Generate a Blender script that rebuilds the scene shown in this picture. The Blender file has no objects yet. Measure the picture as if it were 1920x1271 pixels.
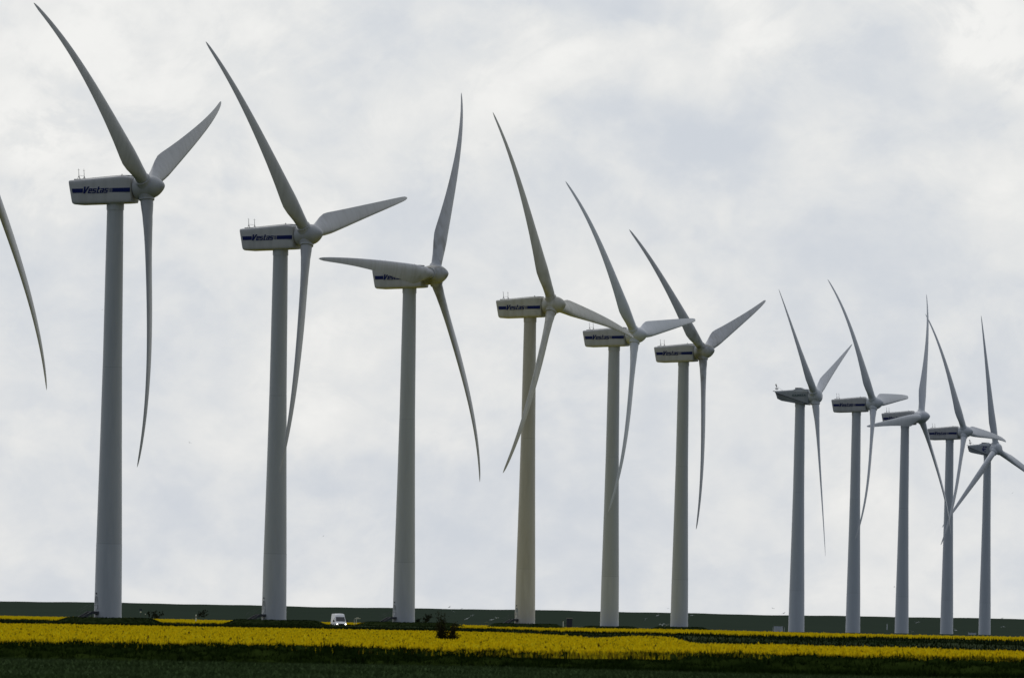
import bpy, bmesh, math, random
import numpy as np
from mathutils import Vector, Matrix
random.seed(7); rng = np.random.default_rng(11)
S = bpy.context.scene
COL = S.collection

# ------------------------------------------------------------------ camera
F = 21333.0                      # focal length in pixels of a 1920 wide frame (400 mm lens)
PITCH = math.atan((1165 - 635.5) / F)
ROLL = 0.0175
EYE = Vector((0, 0, 2.0))
cam_d = bpy.data.cameras.new('camera'); cam = bpy.data.objects.new('camera', cam_d); COL.objects.link(cam)
cam_d.sensor_width = 36; cam_d.lens = 400; cam_d.clip_start = 1; cam_d.clip_end = 40000
cam_d.dof.use_dof = True; cam_d.dof.focus_distance = 1900; cam_d.dof.aperture_fstop = 4.5
cam.matrix_world = Matrix.Translation(EYE) @ Matrix.Rotation(math.pi/2 + PITCH, 4, 'X') @ Matrix.Rotation(ROLL, 4, 'Z')
S.camera = cam

def at(px, py, d):
    """world point that lies d metres ahead along the sight line of photo pixel (px, py)"""
    x, y = px - 960, 635.5 - py
    c, s = math.cos(ROLL), math.sin(ROLL)
    x, y = x*c - y*s, x*s + y*c
    v = Vector((x/F, y/F, -1)); v = Matrix.Rotation(math.pi/2 + PITCH, 3, 'X') @ v
    v *= d / v.y
    return EYE + v

# ------------------------------------------------------------------ light
SUN_EL, SUN_AZ = math.radians(52), math.radians(-28)     # azimuth from +Y towards +X
sun_d = bpy.data.lights.new('sun', 'SUN'); sun_d.energy = 0.5; sun_d.angle = math.radians(35); sun_d.color = (1, .97, .92)
sun = bpy.data.objects.new('sun', sun_d); COL.objects.link(sun)
sdir = Vector((math.sin(SUN_AZ)*math.cos(SUN_EL), math.cos(SUN_AZ)*math.cos(SUN_EL), math.sin(SUN_EL)))
sun.rotation_euler = (-sdir).to_track_quat('-Z', 'Y').to_euler()

world = bpy.data.worlds.new('World'); S.world = world; world.use_nodes = True
nt = world.node_tree; nt.nodes.clear()
def N(tree, typ, **kw):
    n = tree.nodes.new(typ)
    for k, v in kw.items(): setattr(n, k, v)
    return n
def L(tree, a, b): tree.links.new(a, b)
def M_(tree, op, a, b=None, c=None, clamp=False):
    n = N(tree, 'ShaderNodeMath', operation=op); n.use_clamp = clamp
    for i, v in enumerate((a, b, c)):
        if v is None: continue
        if isinstance(v, (int, float)): n.inputs[i].default_value = v
        else: L(tree, v, n.inputs[i])
    return n.outputs[0]
tc = N(nt, 'ShaderNodeTexCoord')
DIR = tc.outputs['Generated']
sky = N(nt, 'ShaderNodeTexSky', sky_type='NISHITA'); sky.sun_disc = False
sky.sun_elevation = SUN_EL; sky.sun_rotation = SUN_AZ
sky_s = N(nt, 'ShaderNodeVectorMath', operation='SCALE'); L(nt, sky.outputs[0], sky_s.inputs[0]); sky_s.inputs['Scale'].default_value = 0.08
# cloud cover: several sizes of cloud, a little wider than tall
mp = N(nt, 'ShaderNodeMapping'); mp.inputs['Scale'].default_value = (1, 1, 1.35); L(nt, DIR, mp.inputs[0])
def noise(scale, detail, rough, dist=0.0, off=0.0):
    m2 = N(nt, 'ShaderNodeVectorMath', operation='ADD'); L(nt, mp.outputs[0], m2.inputs[0]); m2.inputs[1].default_value = (off, off*.3, off*.7)
    n = N(nt, 'ShaderNodeTexNoise'); n.inputs['Scale'].default_value = scale; n.inputs['Detail'].default_value = detail
    n.inputs['Roughness'].default_value = rough; n.inputs['Distortion'].default_value = dist
    L(nt, m2.outputs[0], n.inputs['Vector']); return n
nA = noise(48, 8, .55, .35, 1.3); nB = noise(130, 7, .6, .3, 4.1); nW = noise(90, 3, .5, 0, 7.7)
mix = M_(nt, 'ADD', M_(nt, 'MULTIPLY', nA.outputs['Fac'], .78), M_(nt, 'MULTIPLY', nB.outputs['Fac'], .42)); mix = M_(nt, 'SUBTRACT', mix, .10)
# the cloud masses of this particular sky, as directions on the sky dome
warp = N(nt, 'ShaderNodeVectorMath', operation='SUBTRACT'); L(nt, nW.outputs['Color'], warp.inputs[0]); warp.inputs[1].default_value = (.5, .5, .5)
warp2 = N(nt, 'ShaderNodeVectorMath', operation='SCALE'); L(nt, warp.outputs[0], warp2.inputs[0]); warp2.inputs['Scale'].default_value = .022
wd = N(nt, 'ShaderNodeVectorMath', operation='ADD'); L(nt, DIR, wd.inputs[0]); L(nt, warp2.outputs[0], wd.inputs[1])
masses = [(40, 235, 130, .17), (1850, 60, 150, .30), (1900, 20, 90, .1), (620, 330, 190, .09), (800, 210, 150, .06), (1060, 110, 130, .08), (1420, 30, 110, .10),
          (1340, 640, 170, .10), (600, 730, 160, .10), (10, 810, 60, .10), (1620, 300, 210, .04), (1000, 250, 200, .05), (250, 90, 260, .10),
          (1720, 180, 110, -.14), (1880, 190, 80, -.10), (1260, 380, 150, -.14), (1450, 450, 200, -.10), (380, 770, 130, -.16),
          (180, 620, 140, -.07), (1130, 980, 150, -.13), (1330, 900, 170, -.10), (860, 930, 130, -.06), (420, 960, 200, -.08),
          (1800, 420, 120, -.07), (880, 420, 150, -.07), (700, 130, 120, -.05), (1480, 590, 90, -.08), (1240, 300, 90, -.06), (300, 560, 200, -.03), (1500, 860, 120, .05), (120, 1000, 200, -.05)]
nC = noise(62, 9, .62, .6, 9.3); nD = noise(33, 9, .6, .8, 2.9)
def step(n, lo, hi):
    m = N(nt, 'ShaderNodeMapRange', interpolation_type='SMOOTHSTEP'); L(nt, n.outputs['Fac'], m.inputs['Value'])
    m.inputs['From Min'].default_value = lo; m.inputs['From Max'].default_value = hi; return m.outputs[0]
acc = M_(nt, 'ADD', mix, M_(nt, 'ADD', M_(nt, 'MULTIPLY', step(nC, .46, .56), .05), M_(nt, 'MULTIPLY', step(nD, .47, .55), .04)))
acc = M_(nt, 'SUBTRACT', acc, .04)
MOD = M_(nt, 'MULTIPLY_ADD', step(nC, .42, .58), .9, .65)
for px, py, r, a in masses:
    v = (at(px, py, 1000) - EYE).normalized()
    dn = N(nt, 'ShaderNodeVectorMath', operation='DISTANCE'); L(nt, wd.outputs[0], dn.inputs[0]); dn.inputs[1].default_value = v
    t = M_(nt, 'DIVIDE', dn.outputs['Value'], r/F)
    g = M_(nt, 'EXPONENT', M_(nt, 'MULTIPLY', M_(nt, 'MULTIPLY', t, t), -1))
    acc = M_(nt, 'ADD', acc, M_(nt, 'MULTIPLY', M_(nt, 'MULTIPLY', g, MOD), a*.80))
ramp = N(nt, 'ShaderNodeValToRGB'); L(nt, acc, ramp.inputs[0])
cr = ramp.color_ramp; cr.interpolation = 'B_SPLINE'
cr.elements[0].position = .30; cr.elements[0].color = (.63, .67, .73, 1)
cr.elements[1].position = .74; cr.elements[1].color = (.93, .925, .905, 1)
for p, c in ((.42, (.70, .728, .765)), (.52, (.775, .79, .80)), (.62, (.835, .838, .83))):
    e = cr.elements.new(p); e.color = (*c, 1)
# the overcast is thin and bright ahead of the camera and thick, grey overhead and behind it
sep = N(nt, 'ShaderNodeSeparateXYZ'); L(nt, DIR, sep.inputs[0])
mr = N(nt, 'ShaderNodeMapRange', interpolation_type='SMOOTHSTEP'); L(nt, M_(nt, 'ADD', sep.outputs['Y'], M_(nt, 'MULTIPLY', sep.outputs['Z'], .50)), mr.inputs['Value'])
mr.inputs['From Min'].default_value = -.6; mr.inputs['From Max'].default_value = .97; mr.inputs['To Min'].default_value = .305; mr.inputs['To Max'].default_value = .98
cl0 = N(nt, 'ShaderNodeVectorMath', operation='SCALE'); L(nt, ramp.outputs[0], cl0.inputs[0]); L(nt, mr.outputs[0], cl0.inputs['Scale'])
tint = N(nt, 'ShaderNodeMix', data_type='RGBA'); tint.inputs['A'].default_value = (.80, .95, 1.24, 1); tint.inputs['B'].default_value = (1, 1, 1, 1); L(nt, mr.outputs[0], tint.inputs['Factor'])
cl = N(nt, 'ShaderNodeVectorMath', operation='MULTIPLY'); L(nt, cl0.outputs[0], cl.inputs[0]); L(nt, tint.outputs['Result'], cl.inputs[1])
mx = N(nt, 'ShaderNodeMix', data_type='RGBA'); mx.inputs['Factor'].default_value = .96
L(nt, sky_s.outputs[0], mx.inputs['A']); L(nt, cl.outputs[0], mx.inputs['B'])
bg = N(nt, 'ShaderNodeBackground'); L(nt, mx.outputs['Result'], bg.inputs[0]); bg.inputs[1].default_value = 1.0
out = N(nt, 'ShaderNodeOutputWorld'); L(nt, bg.outputs[0], out.inputs[0])

S.view_settings.view_transform = 'Standard'; S.view_settings.look = 'None'; S.view_settings.exposure = 0; S.view_settings.gamma = 1
S.render.engine = 'CYCLES'; S.cycles.max_bounces = 5

# ------------------------------------------------------------------ helpers
def tag(o, label=None, cat=None, group=None, kind=None):
    if label: o['label'] = label
    if cat: o['category'] = cat
    if group: o['group'] = group
    if kind: o['kind'] = kind
    return o
def empty(name, loc=(0, 0, 0), rz=0.0):
    o = bpy.data.objects.new(name, None); COL.objects.link(o); o.location = loc; o.rotation_euler = (0, 0, rz); o.empty_display_size = 1; return o
def obj(name, V, Fc, m, parent=None, smooth=False, loc=None):
    me = bpy.data.meshes.new(name); me.from_pydata([tuple(map(float, v)) for v in V], [], [tuple(f) for f in Fc])
    if smooth: me.polygons.foreach_set('use_smooth', [True]*len(me.polygons))
    for x in (m if isinstance(m, (list, tuple)) else [m]): me.materials.append(x)
    me.update()
    o = bpy.data.objects.new(name, me); COL.objects.link(o)
    if parent: o.parent = parent
    if loc is not None: o.location = loc
    return o
def fast(name, V, nper, m, tone=None):
    """V (n*nper,3): every nper vertices are one face"""
    V = np.asarray(V, dtype=np.float32).reshape(-1, 3); n = len(V)//nper
    me = bpy.data.meshes.new(name)
    me.vertices.add(len(V)); me.vertices.foreach_set('co', V.ravel())
    me.loops.add(len(V)); me.loops.foreach_set('vertex_index', np.arange(len(V), dtype=np.int32))
    me.polygons.add(n); me.polygons.foreach_set('loop_start', np.arange(0, len(V), nper, dtype=np.int32))
    me.polygons.foreach_set('loop_total', np.full(n, nper, dtype=np.int32))
    if tone is not None:
        a = me.attributes.new('tone', 'FLOAT', 'FACE'); a.data.foreach_set('value', np.asarray(tone, dtype=np.float32))
    me.materials.append(m); me.update(calc_edges=True)
    o = bpy.data.objects.new(name, me); COL.objects.link(o); return o
class MB:
    def __init__(s): s.V = []; s.F = []
    def add(s, V, Fc):
        b = len(s.V); s.V += [tuple(v) for v in V]; s.F += [tuple(i+b for i in f) for f in Fc]; return s
    def box(s, x0, x1, y0, y1, z0, z1, M=None):
        V = [Vector((x, y, z)) for x in (x0, x1) for y in (y0, y1) for z in (z0, z1)]
        if M is not None: V = [M @ v for v in V]
        return s.add(V, [(0, 1, 3, 2), (4, 6, 7, 5), (0, 4, 5, 1), (2, 3, 7, 6), (0, 2, 6, 4), (1, 5, 7, 3)])
    def tube(s, pts, rad, n=8, cap=True):
        pts = [Vector(p) for p in pts]
        rad = rad if isinstance(rad, (list, tuple)) else [rad]*len(pts)
        rings = []
        for i, p in enumerate(pts):
            t = (pts[min(i+1, len(pts)-1)] - pts[max(i-1, 0)]).normalized()
            a = t.orthogonal().normalized() if i == 0 else (rings[-1][1] - t*rings[-1][1].dot(t)).normalized()
            b = t.cross(a); rings.append((p, a, b, rad[i]))
        V = []; Fc = []
        for p, a, b, r in rings:
            for k in range(n):
                an = 2*math.pi*k/n; V.append(p + (a*math.cos(an) + b*math.sin(an))*r)
        for i in range(len(pts)-1):
            for k in range(n):
                Fc.append((i*n+k, i*n+(k+1) % n, (i+1)*n+(k+1) % n, (i+1)*n+k))
        if cap: Fc.append(tuple(range(n))[::-1]); Fc.append(tuple((len(pts)-1)*n+k for k in range(n)))
        return s.add(V, Fc)
    def lathe(s, prof, M, n=40):
        """prof: (t, r) along the local Z axis of M"""
        V = []; Fc = []
        for t, r in prof:
            for k in range(n):
                an = 2*math.pi*k/n; V.append(M @ Vector((r*math.cos(an), r*math.sin(an), t)))
        for i in range(len(prof)-1):
            for k in range(n): Fc.append((i*n+k, i*n+(k+1) % n, (i+1)*n+(k+1) % n, (i+1)*n+k))
        Fc.append(tuple(range(n))[::-1]); Fc.append(tuple((len(prof)-1)*n+k for k in range(n)))
        return s.add(V, Fc)
    def loft(s, rings, cap=True):
        n = len(rings[0]); V = [v for r in rings for v in r]; Fc = []
        for i in range(len(rings)-1):
            for k in range(n): Fc.append((i*n+k, i*n+(k+1) % n, (i+1)*n+(k+1) % n, (i+1)*n+k))
        if cap: Fc.append(tuple(range(n))[::-1]); Fc.append(tuple((len(rings)-1)*n+k for k in range(n)))
        return s.add(V, Fc)
    def build(s, name, m, parent=None, smooth=False, loc=None): return obj(name, s.V, s.F, m, parent, smooth, loc)
def sharp(o, deg=35):
    """smooth shading with sharp creases kept"""
    bm = bmesh.new(); bm.from_mesh(o.data); bmesh.ops.recalc_face_normals(bm, faces=bm.faces)
    for f in bm.faces: f.smooth = True
    for e in bm.edges:
        if len(e.link_faces) == 2 and e.calc_face_angle(0) > math.radians(deg): e.smooth = False
    bm.to_mesh(o.data); bm.free(); return o

# ------------------------------------------------------------------ materials
def mat(name, col, rough=.6, col2=None, scale=1.0, stretch=(1, 1, 1), detail=5, lo=.35, hi=.65, emit=None, spec=.5, bump=0.0, tone=None, metal=0.0):
    m = bpy.data.materials.new(name); m.use_nodes = True; t = m.node_tree; b = t.nodes['Principled BSDF']
    b.inputs['Base Color'].default_value = (*col, 1); b.inputs['Roughness'].default_value = rough
    b.inputs['Specular IOR Level'].default_value = spec; b.inputs['Metallic'].default_value = metal
    if emit: b.inputs['Emission Color'].default_value = (*emit[:3], 1); b.inputs['Emission Strength'].default_value = emit[3]
    c_out = None
    if col2 is not None:
        tc = N(t, 'ShaderNodeTexCoord'); mp = N(t, 'ShaderNodeMapping'); mp.inputs['Scale'].default_value = stretch
        L(t, tc.outputs['Object'], mp.inputs[0])
        n = N(t, 'ShaderNodeTexNoise'); n.inputs['Scale'].default_value = scale; n.inputs['Detail'].default_value = detail; L(t, mp.outputs[0], n.inputs['Vector'])
        mr = N(t, 'ShaderNodeMapRange'); L(t, n.outputs['Fac'], mr.inputs[0]); mr.inputs[1].default_value = lo; mr.inputs[2].default_value = hi
        mx = N(t, 'ShaderNodeMix', data_type='RGBA'); mx.inputs['A'].default_value = (*col, 1); mx.inputs['B'].default_value = (*col2, 1)
        L(t, mr.outputs[0], mx.inputs['Factor']); c_out = mx.outputs['Result']
        if bump:
            bp = N(t, 'ShaderNodeBump'); bp.inputs['Strength'].default_value = bump; L(t, n.outputs['Fac'], bp.inputs['Height']); L(t, bp.outputs[0], b.inputs['Normal'])
    if tone is not None:
        at_ = N(t, 'ShaderNodeAttribute', attribute_name='tone')
        rp = N(t, 'ShaderNodeValToRGB'); L(t, at_.outputs['Fac'], rp.inputs[0])
        for i, (p, c) in enumerate(tone):
            e = rp.color_ramp.elements[i] if i < 2 else rp.color_ramp.elements.new(p)
            e.position = p; e.color = (*c, 1)
        c_out = rp.outputs[0]
    if c_out is not None: L(t, c_out, b.inputs['Base Color'])
    return m

def paint(name, base, base_low, dirt, amount, grime=None):
    """turbine paint: pale coat, weather streaks that run along z, the bottom tower can in a paler coat"""
    m = bpy.data.materials.new(name); m.use_nodes = True; t = m.node_tree; b = t.nodes['Principled BSDF']
    b.inputs['Roughness'].default_value = .42; b.inputs['Specular IOR Level'].default_value = .35
    tc = N(t, 'ShaderNodeTexCoord'); mp = N(t, 'ShaderNodeMapping'); mp.inputs['Scale'].default_value = (1.6, 1.6, .22); L(t, tc.outputs['Object'], mp.inputs[0])
    n = N(t, 'ShaderNodeTexNoise'); n.inputs['Scale'].default_value = .8; n.inputs['Detail'].default_value = 6; L(t, mp.outputs[0], n.inputs['Vector'])
    mr = N(t, 'ShaderNodeMapRange'); L(t, n.outputs['Fac'], mr.inputs[0]); mr.inputs[1].default_value = .45; mr.inputs[2].default_value = .72; mr.inputs[4].default_value = amount
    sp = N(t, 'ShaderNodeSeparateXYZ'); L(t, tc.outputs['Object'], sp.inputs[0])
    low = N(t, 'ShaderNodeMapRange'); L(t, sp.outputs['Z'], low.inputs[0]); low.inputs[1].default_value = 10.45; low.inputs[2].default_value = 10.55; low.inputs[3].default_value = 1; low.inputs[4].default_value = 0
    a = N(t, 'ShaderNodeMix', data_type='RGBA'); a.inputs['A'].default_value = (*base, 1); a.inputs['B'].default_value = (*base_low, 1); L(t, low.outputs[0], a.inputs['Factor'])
    # joints between tower cans
    j = None
    for z in (10.5, 35.5):
        d = M_(t, 'ABSOLUTE', M_(t, 'SUBTRACT', sp.outputs['Z'], z)); l = M_(t, 'LESS_THAN', d, .05); j = l if j is None else M_(t, 'MAXIMUM', j, l)
    c = N(t, 'ShaderNodeMix', data_type='RGBA'); L(t, a.outputs['Result'], c.inputs['A']); c.inputs['B'].default_value = (*dirt, 1); L(t, mr.outputs[0], c.inputs['Factor'])
    e = N(t, 'ShaderNodeMix', data_type='RGBA'); L(t, c.outputs['Result'], e.inputs['A']); e.inputs['B'].default_value = (base[0]*.6, base[1]*.6, base[2]*.6, 1); L(t, M_(t, 'MULTIPLY', j, .5), e.inputs['Factor'])
    last = e
    if grime:   # green-brown grime near the blade root, which is bounded by its distance from the hub
        ng = N(t, 'ShaderNodeTexNoise'); ng.inputs['Scale'].default_value = .55; ng.inputs['Detail'].default_value = 4; L(t, tc.outputs['Object'], ng.inputs['Vector'])
        hub = N(t, 'ShaderNodeVectorMath', operation='DISTANCE'); L(t, tc.outputs['Object'], hub.inputs[0]); hub.inputs[1].default_value = (4.7, 0, 61)
        fr = N(t, 'ShaderNodeMapRange'); L(t, hub.outputs['Value'], fr.inputs[0]); fr.inputs[1].default_value = 2.5; fr.inputs[2].default_value = 11; fr.inputs[3].default_value = 1; fr.inputs[4].default_value = 0
        g2 = N(t, 'ShaderNodeMapRange'); L(t, ng.outputs['Fac'], g2.inputs[0]); g2.inputs[1].default_value = .45; g2.inputs[2].default_value = .65; g2.inputs[4].default_value = grime
        gm = N(t, 'ShaderNodeMix', data_type='RGBA'); L(t, last.outputs['Result'], gm.inputs['A']); gm.inputs['B'].default_value = (.10, .095, .045, 1)
        L(t, M_(t, 'MULTIPLY', fr.outputs[0], g2.outputs[0]), gm.inputs['Factor']); last = gm
    L(t, last.outputs['Result'], b.inputs['Base Color'])
    return m
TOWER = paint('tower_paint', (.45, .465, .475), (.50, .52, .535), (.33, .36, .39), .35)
TOWER_C = paint('tower_paint_cool', (.44, .46, .48), (.485, .505, .53), (.36, .375, .39), .35)
ROTOR_C = paint('rotor_paint_cool', (.40, .41, .43), (.40, .41, .43), (.28, .285, .295), .5)
TOWER_W = paint('tower_paint_weathered', (.50, .475, .42), (.55, .525, .475), (.39, .365, .31), .5)
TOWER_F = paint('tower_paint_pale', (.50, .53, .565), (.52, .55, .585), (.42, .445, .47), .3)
ROTOR = paint('rotor_paint', (.385, .395, .41), (.385, .395, .41), (.27, .275, .28), .6)
ROTOR_D = paint('rotor_paint_grimy', (.44, .45, .48), (.44, .45, .48), (.30, .295, .29), .6, .7)
ROTOR_W = paint('rotor_paint_weathered', (.50, .49, .44), (.5, .49, .44), (.36, .34, .27), .6, .35)
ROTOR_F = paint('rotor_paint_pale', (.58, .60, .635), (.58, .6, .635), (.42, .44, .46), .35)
NAC = paint('nacelle_paint', (.45, .45, .455), (.45, .45, .455), (.345, .345, .345), .55)
NAC_D = mat('nacelle_tail_grey', (.20, .22, .235), .5, (.15, .165, .17), .7)
BLUE = mat('logo_blue', (.004, .012, .10), .6, spec=.2)
GREENGREY = mat('lettering_greengrey', (.08, .125, .13), .5)
NAVY = mat('emblem_navy', (.02, .025, .13), .45)
DARKM = mat('dark_metal', (.025, .03, .04), .5, (.04, .045, .05), 6)
STEEL = mat('mast_steel', (.10, .105, .11), .5)

# ------------------------------------------------------------------ terrain
def sm(a, b, x):
    t = np.clip((np.asarray(x, dtype=float)-a)/(b-a), 0, 1); return t*t*(3-2*t)
def gz(X, d):
    X = np.asarray(X, dtype=float); d = np.asarray(d, dtype=float)
    z = .15*sm(1000, 1150, d) + .55*sm(2700, 2880, d)*sm(40, 68, X)*(1-.6*sm(3150, 3600, d))
    r = np.clip((d-3700)/2800, 0, 1)
    ridge = 8.75 + .18*np.sin(X/37.0+1) + .12*np.sin(X/13.3) + .06*np.sin(X/4.1) - .25*sm(60, 300, X)
    z = z*(1-sm(3700, 4300, d)) + (ridge*(r**.9))
    return z - 3.0*sm(6500, 12000, d)
xs = np.unique(np.concatenate([np.linspace(-320, 320, 161), np.sign(np.linspace(-1, 1, 61))*(320+np.abs(np.linspace(-1, 1, 61))**2.5*6500)]))
ds = np.concatenate([np.linspace(-400, 300, 15), np.linspace(330, 1500, 60), np.linspace(1520, 3700, 90), np.linspace(3740, 6500, 70), np.linspace(6700, 14000, 14)])
XX, DD = np.meshgrid(xs, ds); ZZ = gz(XX, DD)
Vg = np.stack([XX, DD, ZZ], -1).reshape(-1, 3); nx = len(xs)
Fg = [(i*nx+j, i*nx+j+1, (i+1)*nx+j+1, (i+1)*nx+j) for i in range(len(ds)-1) for j in range(nx-1)]
GRASSLAND = mat('cropland_green', (.052, .078, .034), 1.0, (.030, .052, .016), .35, (1, .12, 1), 8, .38, .62, spec=0)
# the far slope carries a bluish green crop, the near land a duller grass
t = GRASSLAND.node_tree; b = t.nodes['Principled BSDF']; near_c = b.inputs['Base Color'].links[0].from_socket
tcg = N(t, 'ShaderNodeTexCoord'); sg = N(t, 'ShaderNodeSeparateXYZ'); L(t, tcg.outputs['Object'], sg.inputs[0])
mpg = N(t, 'ShaderNodeMapping'); mpg.inputs['Scale'].default_value = (.03, .0035, .01); L(t, tcg.outputs['Object'], mpg.inputs[0])
ngg = N(t, 'ShaderNodeTexNoise'); ngg.inputs['Scale'].default_value = 1; ngg.inputs['Detail'].default_value = 7; L(t, mpg.outputs[0], ngg.inputs['Vector'])
far_m = N(t, 'ShaderNodeMix', data_type='RGBA'); far_m.inputs['A'].default_value = (.036, .050, .036, 1); far_m.inputs['B'].default_value = (.029, .041, .030, 1); L(t, ngg.outputs['Fac'], far_m.inputs['Factor'])
stp = N(t, 'ShaderNodeMapRange'); L(t, sg.outputs['Y'], stp.inputs[0]); stp.inputs[1].default_value = 2600; stp.inputs[2].default_value = 2700
fm = N(t, 'ShaderNodeMix', data_type='RGBA'); L(t, stp.outputs[0], fm.inputs['Factor']); L(t, near_c, fm.inputs['A']); L(t, far_m.outputs['Result'], fm.inputs['B']); L(t, fm.outputs['Result'], b.inputs['Base Color'])
gr = obj('ground', Vg, Fg, GRASSLAND, smooth=True)
tag(gr, 'dark green farmland rising to a long low ridge on the horizon', 'ground', kind='structure')

# ------------------------------------------------------------------ vegetation sheets
def interp(pts): 
    a = np.array(pts, dtype=float); return lambda x: np.interp(x, a[:, 0], a[:, 1])
near1 = interp([(-900, 528), (0, 529), (500, 530), (800, 522), (1100, 515), (1300, 528), (1700, 535), (2900, 540)])
far1 = interp([(-900, 1480), (880, 1480), (960, 1420), (1060, 1200), (1130, 1080), (1170, 1190), (1225, 1310), (1270, 1180), (1310, 850), (1360, 800), (1500, 833), (1700, 773), (1920, 712), (2900, 650)])
near2 = interp([(-900, 1900), (50, 1900), (380, 1640), (418, 1650), (436, 1840), (590, 1850), (600, 2075), (664, 2075), (668, 2030), (850, 2030), (866, 1700), (920, 1680), (1050, 1360), (1300, 1333), (1500, 1170), (1690, 1250), (1845, 1165), (2900, 1165)])
far2 = interp([(-900, 4000), (50, 3700), (380, 3250), (920, 2880), (1050, 2620), (1300, 2560), (1500, 2060), (1690, 1860), (1845, 1810), (2900, 1800)])
def hz(X, d, amp):
    return amp*(np.sin(X*1.7+d*.13)*.4 + np.sin(X*.63-d*.031+2)*.5 + np.sin(X*4.1+d*.4)*.3)
def canopy1(X, d): return .52 + .04*np.sin(d*.011+X*.02) + hz(X, d, .035)
def canopy2(X, d): return .86 + .12*sm(2500, 3600, d) + hz(X, d, .02)
def sheet(nearf, farf, zf, nu, nd, skirt):
    us = np.linspace(-180, 2110, nu); V = []; 
    for k in range(nd):
        t = (k/(nd-1))**1.6
        n_ = nearf(us); f_ = farf(us); wob = 2.2*np.sin(us*.021)+1.6*np.sin(us*.093+1)+1.0*np.sin(us*.31)
        d = n_ + wob*(1-t) + (f_-n_)*t; X = (us-960)/F*d
        V.append(np.stack([X, d, zf(X, d)], -1))
    lo = V[0].copy(); lo[:, 2] = gz(lo[:, 0], lo[:, 1])+skirt; lo[:, 1] -= .3
    hi = V[-1].copy(); hi[:, 2] = gz(hi[:, 0], hi[:, 1])+.01
    V = [lo]+V+[hi]; n = nu
    return np.concatenate(V), [(i*n+j, i*n+j+1, (i+1)*n+j+1, (i+1)*n+j) for i in range(len(V)-1) for j in range(n-1)]
YEL = mat('rape_canopy', (.38, .31, .010), .9, (.22, .21, .012), 1.1, (1, .16, 1), 9, .36, .68, spec=0)
TONE_Y = [(0, (.13, .085, .012)), (1, (.95, .76, .03)), (.12, (.44, .33, .012)), (.35, (.88, .64, .008)), (.75, (.95, .71, .012))]
STEMS = mat('rape_stems', (.030, .050, .010), 1.0, (.055, .07, .012), 2.0, spec=0)
YFL = mat('rape_flowers', (.7, .5, .01), .85, tone=TONE_Y, spec=0)
def blobs(nearf, farf, zf, n, size, power, face_rows=0):
    """flower heads: small crossed leaves of yellow, on the canopy"""
    u = rng.uniform(-180, 2110, n); t = rng.random(n)**power
    n_, f_ = nearf(u), farf(u); d = n_ + (f_-n_)*t + 1.5*np.sin(u*.09)
    X = (u-960)/F*d; z = zf(X, d) + rng.normal(.0, .03, n)
    s = size*(.55+rng.random(n)*.9)
    P = np.stack([X, d, z], -1); out = []; tn = []
    base_t = np.clip(rng.normal(.5, .25, n), 0, 1)
    for k in range(3):
        a = rng.uniform(0, 2*np.pi, n); tilt = rng.uniform(-.6, .6, n)
        e1 = np.stack([np.cos(a), np.sin(a)*.8, tilt], -1)*s[:, None]*.5
        e2 = np.stack([-np.sin(a)*.3, np.cos(a)*.3, 1.1+0*a], -1)*s[:, None]*.62
        o = rng.normal(0, .3, (n, 3))*s[:, None]
        out.append(np.stack([P+o-e1-e2*.4, P+o+e1-e2*.4, P+o+e2], 1)); tn.append(base_t)
    return np.concatenate(out).reshape(-1, 3), np.concatenate(tn)
def joined(name, V, Fc, tri, tone, m_sheet, m_tri, label, cat, skirt=0, m_skirt=None):
    """a canopy sheet and its loose tips as one mesh"""
    nv = len(V); nt_ = len(tri)//3
    me = bpy.data.meshes.new(name); allV = np.concatenate([np.asarray(V, dtype=np.float32), tri.astype(np.float32)])
    me.vertices.add(len(allV)); me.vertices.foreach_set('co', allV.ravel())
    li = np.concatenate([np.asarray(Fc, dtype=np.int32).ravel(), np.arange(nv, nv+nt_*3, dtype=np.int32)])
    me.loops.add(len(li)); me.loops.foreach_set('vertex_index', li)
    nq = len(Fc); st = np.concatenate([np.arange(nq)*4, nq*4+np.arange(nt_)*3]).astype(np.int32); tt = np.concatenate([np.full(nq, 4), np.full(nt_, 3)]).astype(np.int32)
    me.polygons.add(nq+nt_); me.polygons.foreach_set('loop_start', st); me.polygons.foreach_set('loop_total', tt)
    me.materials.append(m_sheet); me.materials.append(m_tri)
    mi = np.concatenate([np.zeros(nq), np.ones(nt_)]).astype(np.int32)
    if m_skirt: me.materials.append(m_skirt); mi[:skirt] = 2
    me.polygons.foreach_set('material_index', mi)
    a = me.attributes.new('tone', 'FLOAT', 'FACE'); a.data.foreach_set('value', np.concatenate([np.full(nq, .5), tone]).astype(np.float32))
    me.update(calc_edges=True)
    o = bpy.data.objects.new(name, me); COL.objects.link(o); return tag(o, label, cat, kind='stuff')
def blades(X, d, z0, h, w, lean=.25):
    n = len(X); a = rng.uniform(0, np.pi, n); ex = np.stack([np.cos(a), np.sin(a), 0*a], -1)*(w*.5)[:, None]
    P = np.stack([X, d, z0], -1); T = P + np.stack([rng.normal(0, lean, n)*h, rng.normal(0, lean, n)*h, h], -1)
    return np.stack([P-ex, P+ex, T], 1).reshape(-1, 3)

# near rape field
V, Fc = sheet(near1, far1, canopy1, 700, 60, .0)
b1, t1 = blobs(near1, far1, canopy1, 110000, .13, 2.2)
b2, t2 = blobs(near1, far1, canopy1, 70000, .15, 1.0)
# far rim of the field: single stalks stand above the canopy
n = 5200; u = rng.uniform(-180, 2110, n); d = far1(u)-rng.random(n)*16; X = (u-960)/F*d
rim = blades(X, d, canopy1(X, d)-.1, rng.uniform(.08, .24, n), np.full(n, .10), .12); rt = np.clip(rng.normal(.6, .25, n), 0, 1)
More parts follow.
